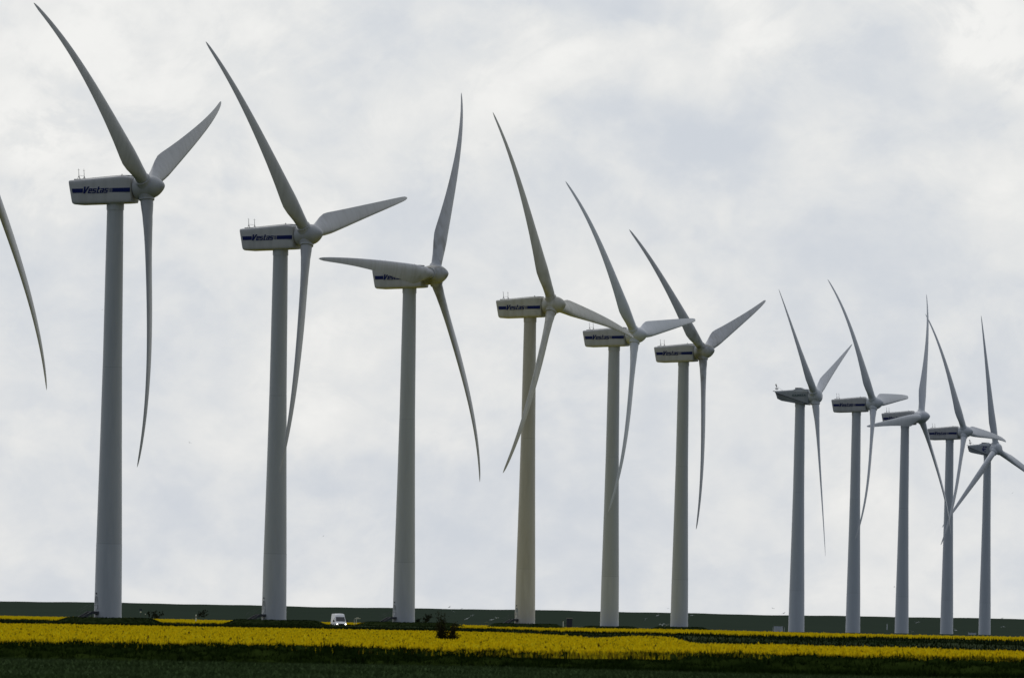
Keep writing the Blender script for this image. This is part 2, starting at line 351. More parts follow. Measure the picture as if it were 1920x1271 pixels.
# stems under the flowers along the near edge
n = 26000; u = rng.uniform(-180, 2110, n); d = near1(u)+rng.uniform(-12, 1.5, n); X = (u-960)/F*d
patch = sm(.1, .8, np.sin(u*.0061+2.2)+.5*np.sin(u*.017)) ; keep = rng.random(n) < (.12+.88*sm(950, 1300, u))*(.3+.7*patch)
X, d = X[keep], d[keep]; n = len(X)
stem = blades(X, d, np.full(n, .42), rng.uniform(.10, .42, n), rng.uniform(.04, .09, n), .12); stt = rng.choice([0.0, .06, .12, .3, .8], n, p=[.2, .25, .25, .15, .15])
joined('rapeseed_field', V, Fc, np.concatenate([b1, b2, rim, stem]), np.concatenate([t1, t2, rt, stt]), YEL, YFL,
       'broad bright yellow band of flowering rapeseed across the foreground', 'rapeseed field', 699, STEMS)
# far rape field
V, Fc = sheet(near2, far2, canopy2, 700, 60, .0)
b1, t1 = blobs(near2, far2, canopy2, 60000, .18, 1.2)
joined('rapeseed_field', V, Fc, b1, t1*.6+.25, YEL, YFL, 'thin distant yellow strip of rapeseed at the feet of the wind turbines', 'rapeseed field', 699, STEMS)

# grassy belts
TONE_G = [(0, (.004, .008, .002)), (1, (.034, .060, .009)), (.5, (.013, .026, .004)), (.85, (.022, .036, .006))]
GT = mat('tall_grass_blades', (.03, .06, .01), .9, tone=TONE_G, spec=0)
GS = mat('tall_grass_mass', (.005, .010, .002), .95, (.020, .032, .006), .5, (1, .5, 1), 8, .35, .65, spec=0)
def strip_z(X, d):
    c = np.sin(X*.9+d*.5)+.7*np.sin(X*2.3-d*1.1+1)+.5*np.sin(X*.31+d*.22+3)+.4*np.sin(X*5.3+d*1.7)
    prof = sm(497, 520, d)
    return .02 + prof*.52 + (.10*c-.02)*sm(497, 506, d)
nearS = interp([(-900, 496), (0, 500), (900, 503), (1300, 480), (1920, 462), (2900, 450)])
V, Fc = sheet(nearS, lambda u: near1(u)+1.0, strip_z, 900, 40, .0)
n = 60000; u = rng.uniform(-180, 2110, n); t = rng.random(n)**.8; d = nearS(u)+(near1(u)-nearS(u)+1.5)*t; X = (u-960)/F*d
clump = .5+.5*np.sin(X*1.3+d*.7)*np.sin(X*.47-d*.9+1); 
h = (.08+.17*rng.random(n))*(.5+.9*clump)
gb = blades(X, d, strip_z(X, d)-.05, h, rng.uniform(.03, .09, n), .3); gt = np.clip(.15+.55*clump+rng.normal(0, .2, n), 0, 1)
# pale dead stems and heads, few
k = 500; u = rng.uniform(-180, 2110, k); d = near1(u)-rng.random(k)*8; X = (u-960)/F*d
gb2 = blades(X, d, strip_z(X, d), rng.uniform(.2, .5, k), np.full(k, .05), .2)
joined('tall_grass', V, Fc, np.concatenate([gb, gb2]), np.concatenate([gt, np.full(k, 1.0)]), GS, GT,
       'dark green belt of tall tangled grass in front of the near rapeseed', 'grass')
# foreground field: short blades
n = 60000; u = rng.uniform(-180, 2110, n); d = 330+(nearS(u)-330)*rng.random(n); X = (u-960)/F*d
cl2 = .5+.5*np.sin(X*.5+d*.05)*np.sin(d*.11)
SG = mat('short_grass', (.04, .07, .02), .9, tone=[(0, (.030, .05, .014)), (1, (.062, .088, .034))], spec=0)
o = fast('short_grass', blades(X, d, gz(X, d)-.01, .04+.10*rng.random(n), rng.uniform(.03, .08, n), .4), 3, SG, np.clip(cl2*.6+rng.normal(.2, .2, n), 0, 1))
tag(o, 'dull green short grass along the bottom edge of the photo', 'grass', kind='stuff')
# verge between the two rape fields
def verge_z(X, d):
    u = 960+X/d*F; t = np.clip((d-far1(u))/(near2(u)-far1(u)+.1), 0, 1)
    return gz(X, d) + .22 + .50*sm(.1, 1, t) + .07*np.sin(t*19+X*.03) + hz(X, d, .05)
VG = mat('verge_grass', (.010, .018, .005), .95, (.044, .056, .030), .9, (.014, .009, .2), 7, .40, .66, spec=0)
VT = mat('verge_blades', (.03, .05, .01), .9, tone=[(0, (.006, .012, .004)), (1, (.036, .050, .018)), (.6, (.016, .028, .008))], spec=0)
V, Fc = sheet(lambda u: far1(u)+1.5, lambda u: near2(u)-1.5, verge_z, 500, 40, .0)
n = 26000; u = rng.uniform(-180, 2110, n); d = near2(u)-1.2-rng.random(n)**1.5*(near2(u)-far1(u)-2); X = (u-960)/F*d
vb = blades(X, d, verge_z(X, d)-.05, rng.uniform(.15, .42, n), rng.uniform(.08, .2, n), .25)
n2 = 9000; u = rng.uniform(-300, 1300, n2); d = rng.uniform(1500, 1620, n2); X = (u-960)/F*d     # tall belt that hides the wheels of the van
vb2 = blades(X, d, gz(X, d)+.1, rng.uniform(.45, .78, n2)+.06*np.sin(u*.05), rng.uniform(.12, .3, n2), .15)
joined('verge_grass', V, Fc, np.concatenate([vb, vb2]), np.clip(rng.normal(.45, .25, n+n2), 0, 1), VG, VT,
       'dark green rough grass verge between the two yellow fields', 'grass')

# ------------------------------------------------------------------ turbines
TB = [  # X, distance, base z, blade angle, yaw extra, blade scale, bend scale, hub dz
 ('T0', -72.59, 1423.3, 1.60, 1.6901, -.058, 1.0, 1.0, 0.0),
 ('T1', -56.58, 1612.7, 1.54, 0.8978, -0.0640, 1.003, 1.025, 0.05),
 ('T2', -36.91, 1802.0, 1.60, 0.7291, 0.0492, 0.996, 0.753, 0.01),
 ('T3', -18.09, 1990.8, 1.57, 1.5174, 0.0292, 1.000, 1.155, -0.19),
 ('T4', 3.40, 2177.3, 1.64, 0.4146, 0.0350, 1.000, 0.876, -0.04),
 ('T5', 21.43, 2382.8, 1.36, 0.6541, 0.0007, 1.002, 1.181, -0.02),
 ('T6', 38.05, 2516.5, 1.47, 0.8568, 0.0429, 1.004, 0.672, -0.02),
 ('T7', 73.77, 2902.2, 0.71, 0.8832, -0.1357, 0.984, 0.019, 0.13),
 ('T8', 92.13, 3031.8, 0.76, 0.6059, -0.0720, 0.999, 1.196, 0.02),
 ('T9', 111.56, 3217.3, 0.53, 1.6443, -0.0243, 0.992, 0.851, 0.33),
 ('T10', 132.05, 3418.5, 0.30, 0.4892, -0.0015, 1.001, 1.017, 0.01),
 ('T11', 152.85, 3642.5, 0.21, 2.207, 0.24, 1.013, 1, -0.3)]
YAW, TILT, CA, CB, CP, HUB, OVER = .414, .1004, .3156, -2.499, 3.8145, 60.96, 4.7053
LBL = {
 'T0': 'wind turbine out of frame at the left edge, only its drooping lower blade showing',
 'T1': 'largest whole pale grey wind turbine, leftmost, on a grass mound with dark steps',
 'T2': 'second largest wind turbine, its right blade reaching out wide, standing left of the white van',
 'T3': 'wind turbine right of the white van, one blade pointing left across its nacelle',
 'T4': 'yellowish stained wind turbine whose right blade overlaps the next nacelle',
 'T5': 'wind turbine just right of the dark cabinet, blade of its yellowish neighbour crossing its nacelle',
 'T6': 'wind turbine whose raised right blade has a dirty greenish root, left of the wedge-tailed one',
 'T7': 'wind turbine with dark wedge-shaped tail and green-grey lettering, beside the pale cabinet',
 'T8': 'distant blue-striped wind turbine with a short broad right blade, right of the wedge-tailed one',
 'T9': 'distant wind turbine with one blade pointing left across its striped nacelle and tower',
 'T10': 'distant blue-striped wind turbine, second from right, blades of its neighbours crossing its tower',
 'T11': 'rightmost and farthest wind turbine with navy emblem on its wedge-shaped nacelle'}

ST_V = [(0, .93, 0.93, 1.0, 0), (1.6, .93, .93, 1, 0), (2.4, .93, .95, .98, 16), (4, 1.0, 1.35, .68, 15), (6, 1.08, 1.95, .46, 13.5), (7.6, 1.12, 2.25, .36, 12), (9, 1.10, 2.22, .31, 10.5),
        (12, 1.02, 1.98, .27, 8), (16, .90, 1.70, .24, 5.5), (20, .78, 1.45, .22, 3.8), (25, .64, 1.15, .20, 2), (30, .52, .87, .19, .8), (34, .42, .66, .18, 0), (37, .34, .50, .17, -.6), (38.8, .26, .36, .16, -.8), (39.6, .16, .20, .16, -.8), (40, .04, .04, .2, -.8)]
ST_S = [(0, .95, .95, 1.0, 0), (1.8, .95, .95, 1, 0), (3, .98, 1.0, .96, 14), (5.5, 1.05, 1.5, .6, 13), (8, 1.08, 1.85, .42, 11.5), (11, 1.0, 1.75, .33, 9), (15, .88, 1.5, .27, 6), (20, .74, 1.22, .24, 4),
        (26, .56, .9, .21, 2), (32, .4, .6, .2, .6), (36, .3, .4, .18, 0), (38.5, .2, .26, .17, 0), (39.6, .1, .14, .17, 0), (40, .03, .04, .2, 0)]
ST_VL = np.array(ST_V, dtype=float); ST_SL = np.array(ST_S, dtype=float)
def blade(parent, hub, ax, near, up, ph, R, a, bq, p, st, m):
    rad = math.cos(ph)*up + math.sin(ph)*near
    tan = -math.sin(ph)*up + math.cos(ph)*near       # towards the near side as seen from the front
    mot = -tan                                       # leading edge side
    rows = np.unique(np.concatenate([np.linspace(0, 40, 61), st[:, 0]])); rings = []
    NS = 24
    def axis_pt(r):
        q = r/40.; w = a*q + bq*q**p; g = .5*q**3
        return hub + rad*(q*R) + ax*w + tan*(-g*tan.z)
    for r in rows:
        le, te, th, tw = [np.interp(r, st[:, 0], st[:, i]) for i in (1, 2, 3, 4)]
        c = le+te; be = math.radians(tw+1.0)
        cd = mot*math.cos(be) + ax*math.sin(be); nd = ax*math.cos(be) - mot*math.sin(be)
        rnd = float(np.clip((r-2.0)/5.0, 0, 1)); cen = axis_pt(r); ring = []
        for k in range(NS):
            an = 2*math.pi*k/NS
            # circle at the root, airfoil farther out
            cx, cy = math.cos(an), math.sin(an)
            xx = (1-cx)/2                                  # 0 at leading edge, 1 at trailing edge
            yt = 5*(.2969*math.sqrt(max(xx, 0)) - .126*xx - .3516*xx**2 + .2843*xx**3 - .1036*xx**4)
            ya = yt*th*c*(1 if cy >= 0 else -.75); yc = cy*.5*c*th
            y = yc*(1-rnd) + ya*rnd
            ring.append(cen + cd*(le - xx*c) + nd*y)
        rings.append(ring)
    o = MB().loft(rings).build('blade', m, parent); sharp(o, 50); return o

font_cache = {}
def letters(body, height, shear=.0, bold=0.0, space=1.0):
    """outline lettering as a flat mesh in its own XY plane, returns verts/faces and width"""
    c = bpy.data.curves.new('lettering', 'FONT'); c.body = body; c.size = 1; c.shear = shear; c.offset = bold; c.space_character = space; c.resolution_u = 3
    c.extrude = .02
    o = bpy.data.objects.new('lettering', c); COL.objects.link(o)
    dg = bpy.context.evaluated_depsgraph_get(); me = bpy.data.meshes.new_from_object(o.evaluated_get(dg))
    V = [v.co.copy() for v in me.vertices]; Fc = [tuple(p.vertices) for p in me.polygons]
    bpy.data.objects.remove(o); bpy.data.curves.remove(c); bpy.data.meshes.remove(me)
    x0 = min(v.x for v in V); x1 = max(v.x for v in V); y0 = min(v.y for v in V); y1 = max(v.y for v in V)
    return V, Fc, (x0, x1, y0, y1)
def block_word():
    """squared bold slanted lettering built from strokes"""
    r = lambda x0, x1, y0, y1: [(x0, y0), (x1, y0), (x1, y1), (x0, y1)]
    Vv = (.86, [[(0, 1), (.27, 1), (.36, .42), (.58, 1), (.86, 1), (.44, 0), (.16, 0)]])
    e = (.58, [r(0, .2, 0, .7), r(.2, .58, .55, .7), r(.2, .58, .28, .42), r(.4, .58, .42, .55), r(.2, .58, 0, .15)])
    s_ = (.56, [r(0, .56, .55, .7), r(0, .19, .42, .55), r(0, .56, .28, .42), r(.37, .56, .15, .28), r(0, .56, 0, .15)])
    t_ = (.44, [r(.05, .25, 0, .95), r(.25, .44, .55, .7), r(.25, .44, 0, .15)])
    a_ = (.58, [r(0, .58, .55, .7), r(.38, .58, 0, .55), r(0, .38, .28, .42), r(0, .19, .14, .28), r(0, .38, 0, .14)])
    V = []; Fc = []; x = 0
    for w, ps in (Vv, e, s_, t_, a_, s_):
        for p in ps:
            b = len(V); n = len(p)
            V += [Vector((x+q[0]+.28*q[1], q[1], .02)) for q in p] + [Vector((x+q[0]+.28*q[1], q[1], -.02)) for q in p]
            Fc += [tuple(b+i for i in range(n)), tuple(b+n+i for i in range(n))[::-1]] + [(b+i, b+n+i, b+n+(i+1) % n, b+(i+1) % n) for i in range(n)]
        x += w+(.09 if w < .8 else .0)
    return V, Fc, (min(v.x for v in V), max(v.x for v in V), 0, 1)
LV = block_word()
LG = letters('GAMESA', 1, .0, .03, 1.15)
def plate(name, lt, parent, x0, x1, z0, z1, yside, m):
    """lay lettering on the nacelle side: x from x0 (tail side) to x1, z0..z1, at local y = yside(x, z)"""
    V, Fc, (a0, a1, b0, b1) = lt; W = []
    for v in V:
        x = x0+(v.x-a0)/(a1-a0)*(x1-x0); z = z0+(v.y-b0)/(b1-b0)*(z1-z0) + .030*(x-x0)
        W.append((x, yside(x, z)-.012-(v.z+.02)*.8, z))
    return obj(name, W, Fc, m, parent)

def seg_interp(tab, x):
    a = np.array(tab, dtype=float); return [float(np.interp(x, a[:, 0], a[:, i])) for i in range(1, a.shape[1])]

def tower(parent, h, m, big=False):
    k = 1.05 if big else 1.0
    prof = [(-1.5, 1.98), (0, 1.96), (3, 1.92), (6, 1.885), (10.5, 1.83), (10.51, 1.82), (24, 1.57), (35.5, 1.385), (35.51, 1.375), (48, 1.27), (h-1.0, 1.17), (h-.99, 1.24), (h, 1.24)]
    rr = [(z, r*k) for z, r in prof]
    o = MB().lathe(rr, Matrix.Identity(4), 48).build('tower', m, parent); sharp(o, 40)
    return o
def stairs(parent, tw, ang):
    """dark landing and steps at the door; ang = direction of the door in the parent's frame"""
    M = Matrix.Rotation(ang, 4, 'Z')
    # door: oval steel door proud of the shell
    ring = []; r = 1.915
    mb = MB(); prof = []
    for k in range(24):
        an = 2*math.pi*k/24; cx = .42*math.copysign(abs(math.cos(an))**.7, math.cos(an)); cz = 2.05 + 1.05*math.copysign(abs(math.sin(an))**.75, math.sin(an)); prof.append((cx, cz))
    rings = [[M @ Vector((math.sqrt((r+dr)**2-(cx*sc)**2), cx*sc, 2.05+(cz-2.05)*sc)) for cx, cz in prof] for dr, sc in ((-.05, 1.0), (.05, 1.0), (.05, .88), (.02, .86), (.02, .02))]
    d = mb.loft(rings).build('door', mat_door, tw); sharp(d, 30)
    v = MB().tube([M @ Vector((1.86, 0, 3.45)), M @ Vector((1.98, 0, 3.45))], .14, 12).build('vent', DARKM, tw)
    s = MB()
    s.box(1.75, 3.0, -.66, .66, .52, .92, M); 
    for y in (-.6, .6):
        s.box(2.94, 3.02, y-.04, y+.04, -.4, .72, M)
    # flight of steps running down sideways, away from the tower
    D = 3.0
    for i in range(6):
        x0 = D + i*.30; z = .84 - (i+1)*.155
        s.box(x0, x0+.30, -.5, .5, z-.05, z, M)
    for y in (-.58, .52):
        Mx = M @ Matrix.Translation((D, y, .72)) @ Matrix.Rotation(math.atan2(.93, 1.8), 4, 'Y')
        s.box(0, 2.2, 0, .08, -.20, .16, Mx)
    st = s.build('entrance_steps', DARKM, tw)
    rl = MB()
    for y in (-.6, .6):
        rl.tube([M @ Vector((1.95, y, 1.75)), M @ Vector((3.0, y, 1.75)), M @ Vector((4.8, y, .85))], .014, 6)
        for x, z0, z1 in ((1.95, .8, 1.75), (2.95, .8, 1.75), (4.7, -.1, .9)): rl.tube([M @ Vector((x, y, z0)), M @ Vector((x, y, z1))], .014, 6)
    rl.build('handrail', DARKM, tw)
mat_door = mat('door_paint', (.30, .32, .34), .5, (.24, .26, .27), 3)

def nacelle_v(root, hubz, m):
    tabl = [(-11.35, .84, -2.28, 1.54), (-11.30, .90, -2.42, 1.60), (-11.1, .94, -2.52, 1.64), (-9.8, 1.02, -2.56, 1.68), (-7.5, 1.22, -2.48, 1.70), (-5, 1.45, -2.40, 1.70), (-3.6, 1.58, -2.34, 1.70), (-2.9, 1.60, -2.32, 1.68), (-2.2, 1.50, -2.28, 1.64), (-1.80, 1.42, -2.24, 1.58), (-1.72, 1.30, -2.12, 1.46)]
    rings = []
    for x, zt, zb, hw in tabl:
        ring = []
        for k in range(40):
            an = 2*math.pi*(k+.5)/40; c, s = math.cos(an), math.sin(an)
            e = 2/9.0
            yy = hw*math.copysign(abs(c)**e, c); q = math.copysign(abs(s)**e, s)
            zz = (zt+zb)/2 + (zt-zb)/2*q
            # tail face leans: the top overhangs the bottom
            xs_ = x
            if x < -9.5: xs_ = x + (.0 if x > -9.9 else .62*(zt-zz)/(zt-zb))
            ring.append(Vector((xs_+OVER, yy, zz+hubz)))
        rings.append(ring)
    nb = MB().loft(rings).build('nacelle', m, root); sharp(nb, 40)
    ys = lambda x, z: -1.715
    # stripe in two pieces, lettering between
    def stripe(xa, xb, za, zb, slant):
        h = .60; s = MB()
        s.add([(xa+OVER+slant, -1.722, za+hubz-h/2), (xb+OVER, -1.722, zb+hubz-h/2), (xb+OVER, -1.722, zb+hubz+h/2), (xa+OVER, -1.722, za+hubz+h/2),
               (xa+OVER+slant, -1.60, za+hubz-h/2), (xb+OVER, -1.60, zb+hubz-h/2), (xb+OVER, -1.60, zb+hubz+h/2), (xa+OVER, -1.60, za+hubz+h/2)],
              [(0, 1, 2, 3), (4, 7, 6, 5), (0, 4, 5, 1), (3, 2, 6, 7), (0, 3, 7, 4), (1, 5, 6, 2)])
        return s
    zc = lambda x: -.62 + .022*(x+11)
    a = stripe(-10.72, -9.02, zc(-10.72), zc(-9.02), .14); a.build('stripe', BLUE, nb)
    a = stripe(-4.55, -1.86, zc(-4.55), zc(-1.86), 0)
    for i in range(4):      # thin vertical bars that fade the stripe in
        x = -4.60-.115*(i+1); s2 = stripe(x, x+.075-.012*i, zc(x), zc(x), 0); a.add(s2.V, s2.F)
    a.build('stripe', BLUE, nb)
    plate('lettering', LV, nb, -8.95+OVER, -5.08+OVER, hubz-.98, hubz-.02, ys, BLUE)
    MB().lathe([(-.2, 1.2), (.2, 1.2)], Matrix.Translation((-1.72+OVER, 0, hubz-.2)) @ Matrix.Rotation(math.pi/2, 4, 'Y'), 32).build('main_bearing', DARKM, nb)
    # roof rail and two wind masts
    r = MB(); r.tube([(-10.4+OVER, -1.0, hubz+1.02), (-8+OVER, -1.0, hubz+1.24), (-5+OVER, -1.0, hubz+1.52), (-3.4+OVER, -1.0, hubz+1.66), (-2.2+OVER, -1.0, hubz+1.56)], .035, 6)
    r.box(-10.6+OVER, -9.3+OVER, -1.2, 1.2, hubz+.95, hubz+1.10)
    r.box(-3.6+OVER, -2.3+OVER, -.9, .9, hubz+1.5, hubz+1.68); r.tube([(-3.4+OVER, -.9, hubz+1.6), (-3.4+OVER, -.9, hubz+1.85)], .06, 6)
    r.build('roof_fittings', NAC_D, nb)
    for y in (-1.0, 1.0):
        x = -9.95+OVER; z = hubz+1.08; mm = MB()
        mm.tube([(x, y, z+.25), (x-.04, y, z+1.05), (x-.10, y, z+1.55)], [.045, .035, .015], 6)
        for dx, dy in ((-.22, 0), (.16, -.16), (.16, .16)): mm.tube([(x, y, z+.5), (x+dx, y+dy, z)], .03, 5)
        for k in range(3):
            an = k*2.1; mm.tube([(x-.06, y, z+1.3), (x-.06+.16*math.cos(an), y+.16*math.sin(an), z+1.34)], .02, 5)
        mm.build('wind_mast', STEEL, nb)
    MB().tube([(-9.95+OVER, -1.0, hubz+1.62), (-9.95+OVER, 1.0, hubz+1.62)], .02, 5).build('mast_bar', STEEL, nb)
    return nb
def hub_v(root, hub, ax, near, up, ph0, m):
    R3 = Matrix((( -near.x, up.x, ax.x), (-near.y, up.y, ax.y), (-near.z, up.z, ax.z))).to_4x4()
    M = Matrix.Translation(hub) @ R3
    prof = [(-1.62, 1.30), (-1.60, 1.54), (-1.40, 1.62), (-.9, 1.68), (0, 1.68), (.6, 1.65), (1.1, 1.56), (1.5, 1.40), (1.85, 1.18), (2.15, .94), (2.4, .70), (2.6, .46), (2.72, .26), (2.78, .08)]
    mb = MB().lathe(prof, M, 48)
    for k in range(3):
        ph = ph0 + k*2*math.pi/3; rad = math.cos(ph)*up + math.sin(ph)*near
        b_ = ax.cross(rad); Mc = Matrix.Translation(hub) @ Matrix(((b_.x, ax.x, rad.x), (b_.y, ax.y, rad.y), (b_.z, ax.z, rad.z))).to_4x4()
        mb.lathe([(.6, 1.32), (1.35, 1.22), (1.55, 1.12), (1.62, 1.10), (1.75, 1.12), (1.86, 1.10), (1.88, .98)], Mc, 32)
    return sharp(mb.build('spinner', m, root), 45)
def hub_s(root, hub, ax, near, up, ph0, m):
    R3 = Matrix((( -near.x, up.x, ax.x), (-near.y, up.y, ax.y), (-near.z, up.z, ax.z))).to_4x4(); M = Matrix.Translation(hub) @ R3
    prof = [(-1.5, 1.35), (-1.48, 1.62), (-1.1, 1.78), (0, 1.84), (.8, 1.80), (1.2, 1.66), (1.5, 1.42), (1.72, 1.1), (1.84, .7), (1.88, .05)]
    mb = MB().lathe(prof, M, 48)
    for k in range(3):
        ph = ph0 + k*2*math.pi/3; rad = math.cos(ph)*up + math.sin(ph)*near
        b_ = ax.cross(rad); Mc = Matrix.Translation(hub) @ Matrix(((b_.x, ax.x, rad.x), (b_.y, ax.y, rad.y), (b_.z, ax.z, rad.z))).to_4x4()
        mb.lathe([(.6, 1.3), (1.8, 1.25), (1.95, 1.14), (2.02, 1.14), (2.1, 1.2), (2.2, 1.18), (2.22, 1.0)], Mc, 32)
    return sharp(mb.build('spinner', m, root), 45)
def nacelle_s(root, hubz, ov, m, emblem):
    # wedge: full height at the hub, tail tapering up to a pointed ledge
    H = hubz
    tabl = [(-10.4, 1.05, .80, .9), (-10.0, 1.15, .35, 1.4), (-9.5, 1.2, -.9, 1.55), (-8.6, 1.27, -1.35, 1.65), (-5.5, 1.52, -1.85, 1.72), (-3, 1.65, -2.25, 1.75), (-1.5, 1.65, -2.35, 1.72), (-1.35, 1.5, -2.2, 1.6)]
    rings = []
    for x, zt, zb, hw in tabl:
        ring = []
        for k in range(36):
            an = 2*math.pi*(k+.5)/36; c, s = math.cos(an), math.sin(an); e = 2/6.5
            ring.append(Vector((x+ov, hw*math.copysign(abs(c)**e, c), H+(zt+zb)/2+(zt-zb)/2*math.copysign(abs(s)**e, s))))
        rings.append(ring)
    nb = MB().loft(rings).build('nacelle', NAC_S, root); sharp(nb, 40)
    # darker lower shell, split from the upper one by a slanting seam
    lo = MB(); 
    for sy in (-1, 1):
        y = sy*1.76
        lo.add([(-10.0+ov, y*.90, H+.55), (-9.5+ov, y*.94, H-.85), (-8.6+ov, y*.97, H-1.25), (-5.5+ov, y, H-1.75), (-3+ov, y*1.01, H-2.1), (-1.9+ov, y*1.01, H-2.12), (-5.6+ov, y*1.01, H-.75),
                (-10.0+ov, y*.6, H+.55), (-9.5+ov, y*.6, H-.85), (-8.6+ov, y*.6, H-1.25), (-5.5+ov, y*.6, H-1.75), (-3+ov, y*.6, H-2.1), (-1.9+ov, y*.6, H-2.12), (-5.6+ov, y*.6, H-.75)],
               [(0, 1, 2, 3, 4, 5, 6)] + [(i, (i+1) % 7, (i+1) % 7+7, i+7) for i in range(7)] + [(13, 12, 11, 10, 9, 8, 7)])
    lo.build('lower_shell', NAC_D, nb)
    # pale band of roof over the machine room, hatch on it, seam line
    hp = MB(); hp.box(-5.2+ov, -1.5+ov, -1.77, 1.77, H+.95, H+1.60); hp.box(-5.0+ov, -1.5+ov, -1.3, 1.3, H+1.6, H+1.70)
    hp.build('roof_panel', ROTOR_F, nb)
    ht = MB(); ht.add([(-5.0+ov, -1, H+1.70), (-5.0+ov, 1, H+1.70), (-5.0+ov, -1, H+2.05), (-5.0+ov, 1, H+2.05), (-3.6+ov, -1, H+2.05), (-3.6+ov, 1, H+2.05), (-2.9+ov, -1, H+1.72), (-2.9+ov, 1, H+1.72)],
                      [(0, 1, 3, 2), (2, 3, 5, 4), (4, 5, 7, 6), (6, 7, 1, 0), (0, 2, 4, 6), (1, 7, 5, 3)])
    ht.build('roof_hatch', NAC_D, nb)
    sl = MB(); sl.add([(-9.9+ov, -1.80, H+.58), (-1.6+ov, -1.80, H-2.08), (-1.6+ov, -1.80, H-1.96), (-9.9+ov, -1.80, H+.72), (-9.9+ov, -1.5, H+.58), (-1.6+ov, -1.5, H-2.08), (-1.6+ov, -1.5, H-1.96), (-9.9+ov, -1.5, H+.72)],
                      [(0, 1, 2, 3), (4, 7, 6, 5), (0, 4, 5, 1), (3, 2, 6, 7), (0, 3, 7, 4), (1, 5, 6, 2)]); sl.build('seam', DARKM, nb)
    mm = MB(); x = -10.0+ov
    mm.box(-10.9+ov, -9.6+ov, -.9, .9, H+1.0, H+1.14)
    mm.tube([(x, 0, H+1.1), (x-.3, 0, H+2.6), (x-.35, 0, H+3.0)], [.05, .04, .02], 6)
    mm.tube([(x-.2, 0, H+2.4), (x+1.6, 0, H+1.25)], .025, 5)
    for zz, dx in ((2.75, .0), (2.35, .12), (1.75, .0), (1.75, .45)):
        mm.lathe([(-.18, .03), (-.1, .2), (.1, .2), (.18, .03)], Matrix.Translation((x-.3+dx, -.1, H+zz)), 8)
    mm.tube([(x-.3, -.1, H+1.75), (x+.15, -.1, H+1.75)], .03, 5)
    mm.build('wind_mast', STEEL, nb)
    if emblem:
        e = MB()
        def pan(x0, x1, z0, z1, sh=.12): 
            e.add([(x0, -1.805, z0), (x1, -1.805, z0), (x1+sh, -1.805, z1), (x0+sh, -1.805, z1), (x0, -1.70, z0), (x1, -1.70, z0), (x1+sh, -1.70, z1), (x0+sh, -1.70, z1)],
                  [(0, 1, 2, 3), (4, 7, 6, 5), (0, 4, 5, 1), (3, 2, 6, 7), (0, 3, 7, 4), (1, 5, 6, 2)])
        pan(-3.9+ov, -3.45+ov, H+.35, H+.85); pan(-3.25+ov, -2.4+ov, H+.45, H+.80); pan(-4.3+ov, -2.75+ov, H-.25, H+.10); pan(-3.9+ov, -3.4+ov, H-.8, H-.30); pan(-3.3+ov, -2.8+ov, H-1.05, H-.75); pan(-4.05+ov, -3.7+ov, H-.55, H+.30)
        e.build('emblem', NAVY, nb)
    else:
        plate('lettering', LG, nb, -5.6+ov, -1.9+ov, H-.25, H+.35, lambda x, z: -1.755, GREENGREY)
    return nb
NAC_S = paint('nacelle_paint_grey', (.34, .36, .38), (.34, .36, .38), (.26, .28, .30), .4)

for i, (nm, X, d, zb, ph, dy, rs, bs, hdz) in enumerate(TB):
    sie = nm in ('T7', 'T11'); yaw = YAW+dy
    root = empty('wind_turbine', (X, d, zb), -yaw)
    tag(root, LBL[nm], 'wind turbine', 'wind turbines in a row across the fields')
    hubz = (60.0 if sie else HUB)+hdz; ov = (3.3 if nm == 'T11' else 3.9) if sie else OVER
    ax = Vector((math.cos(TILT), 0, math.sin(TILT))); near = Vector((0, -1, 0)); up = Vector((-math.sin(TILT), 0, math.cos(TILT)))
    hub = Vector((ov, 0, hubz))
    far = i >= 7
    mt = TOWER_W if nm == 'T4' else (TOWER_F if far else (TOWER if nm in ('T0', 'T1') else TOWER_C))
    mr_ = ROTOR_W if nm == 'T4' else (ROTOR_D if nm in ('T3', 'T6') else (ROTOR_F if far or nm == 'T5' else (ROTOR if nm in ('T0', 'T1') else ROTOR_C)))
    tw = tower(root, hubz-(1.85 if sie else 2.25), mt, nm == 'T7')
    if nm in ('T1', 'T2', 'T3', 'T4'):
        wa = math.atan2(-math.cos(math.radians(58)), -math.sin(math.radians(58)))   # door faces left and towards the camera
        stairs(root, tw, wa+yaw)
    if sie:
        nacelle_s(root, hubz, ov, NAC_S, nm == 'T11'); hub_s(root, hub, ax, near, up, ph, mr_)
        R = 42.41*rs; a_, b_, p_, st = 1.2, -.15, 3.8, ST_SL
    else:
        nacelle_v(root, hubz, NAC if nm != 'T4' else ROTOR_W); hub_v(root, hub, ax, near, up, ph, mr_)
        R = 40*rs; a_, b_, p_, st = CA, CB*bs, CP, ST_VL
    for k in range(3): blade(root, hub, ax, near, up, ph+k*2*math.pi/3, R, a_, b_, p_, st, mr_)

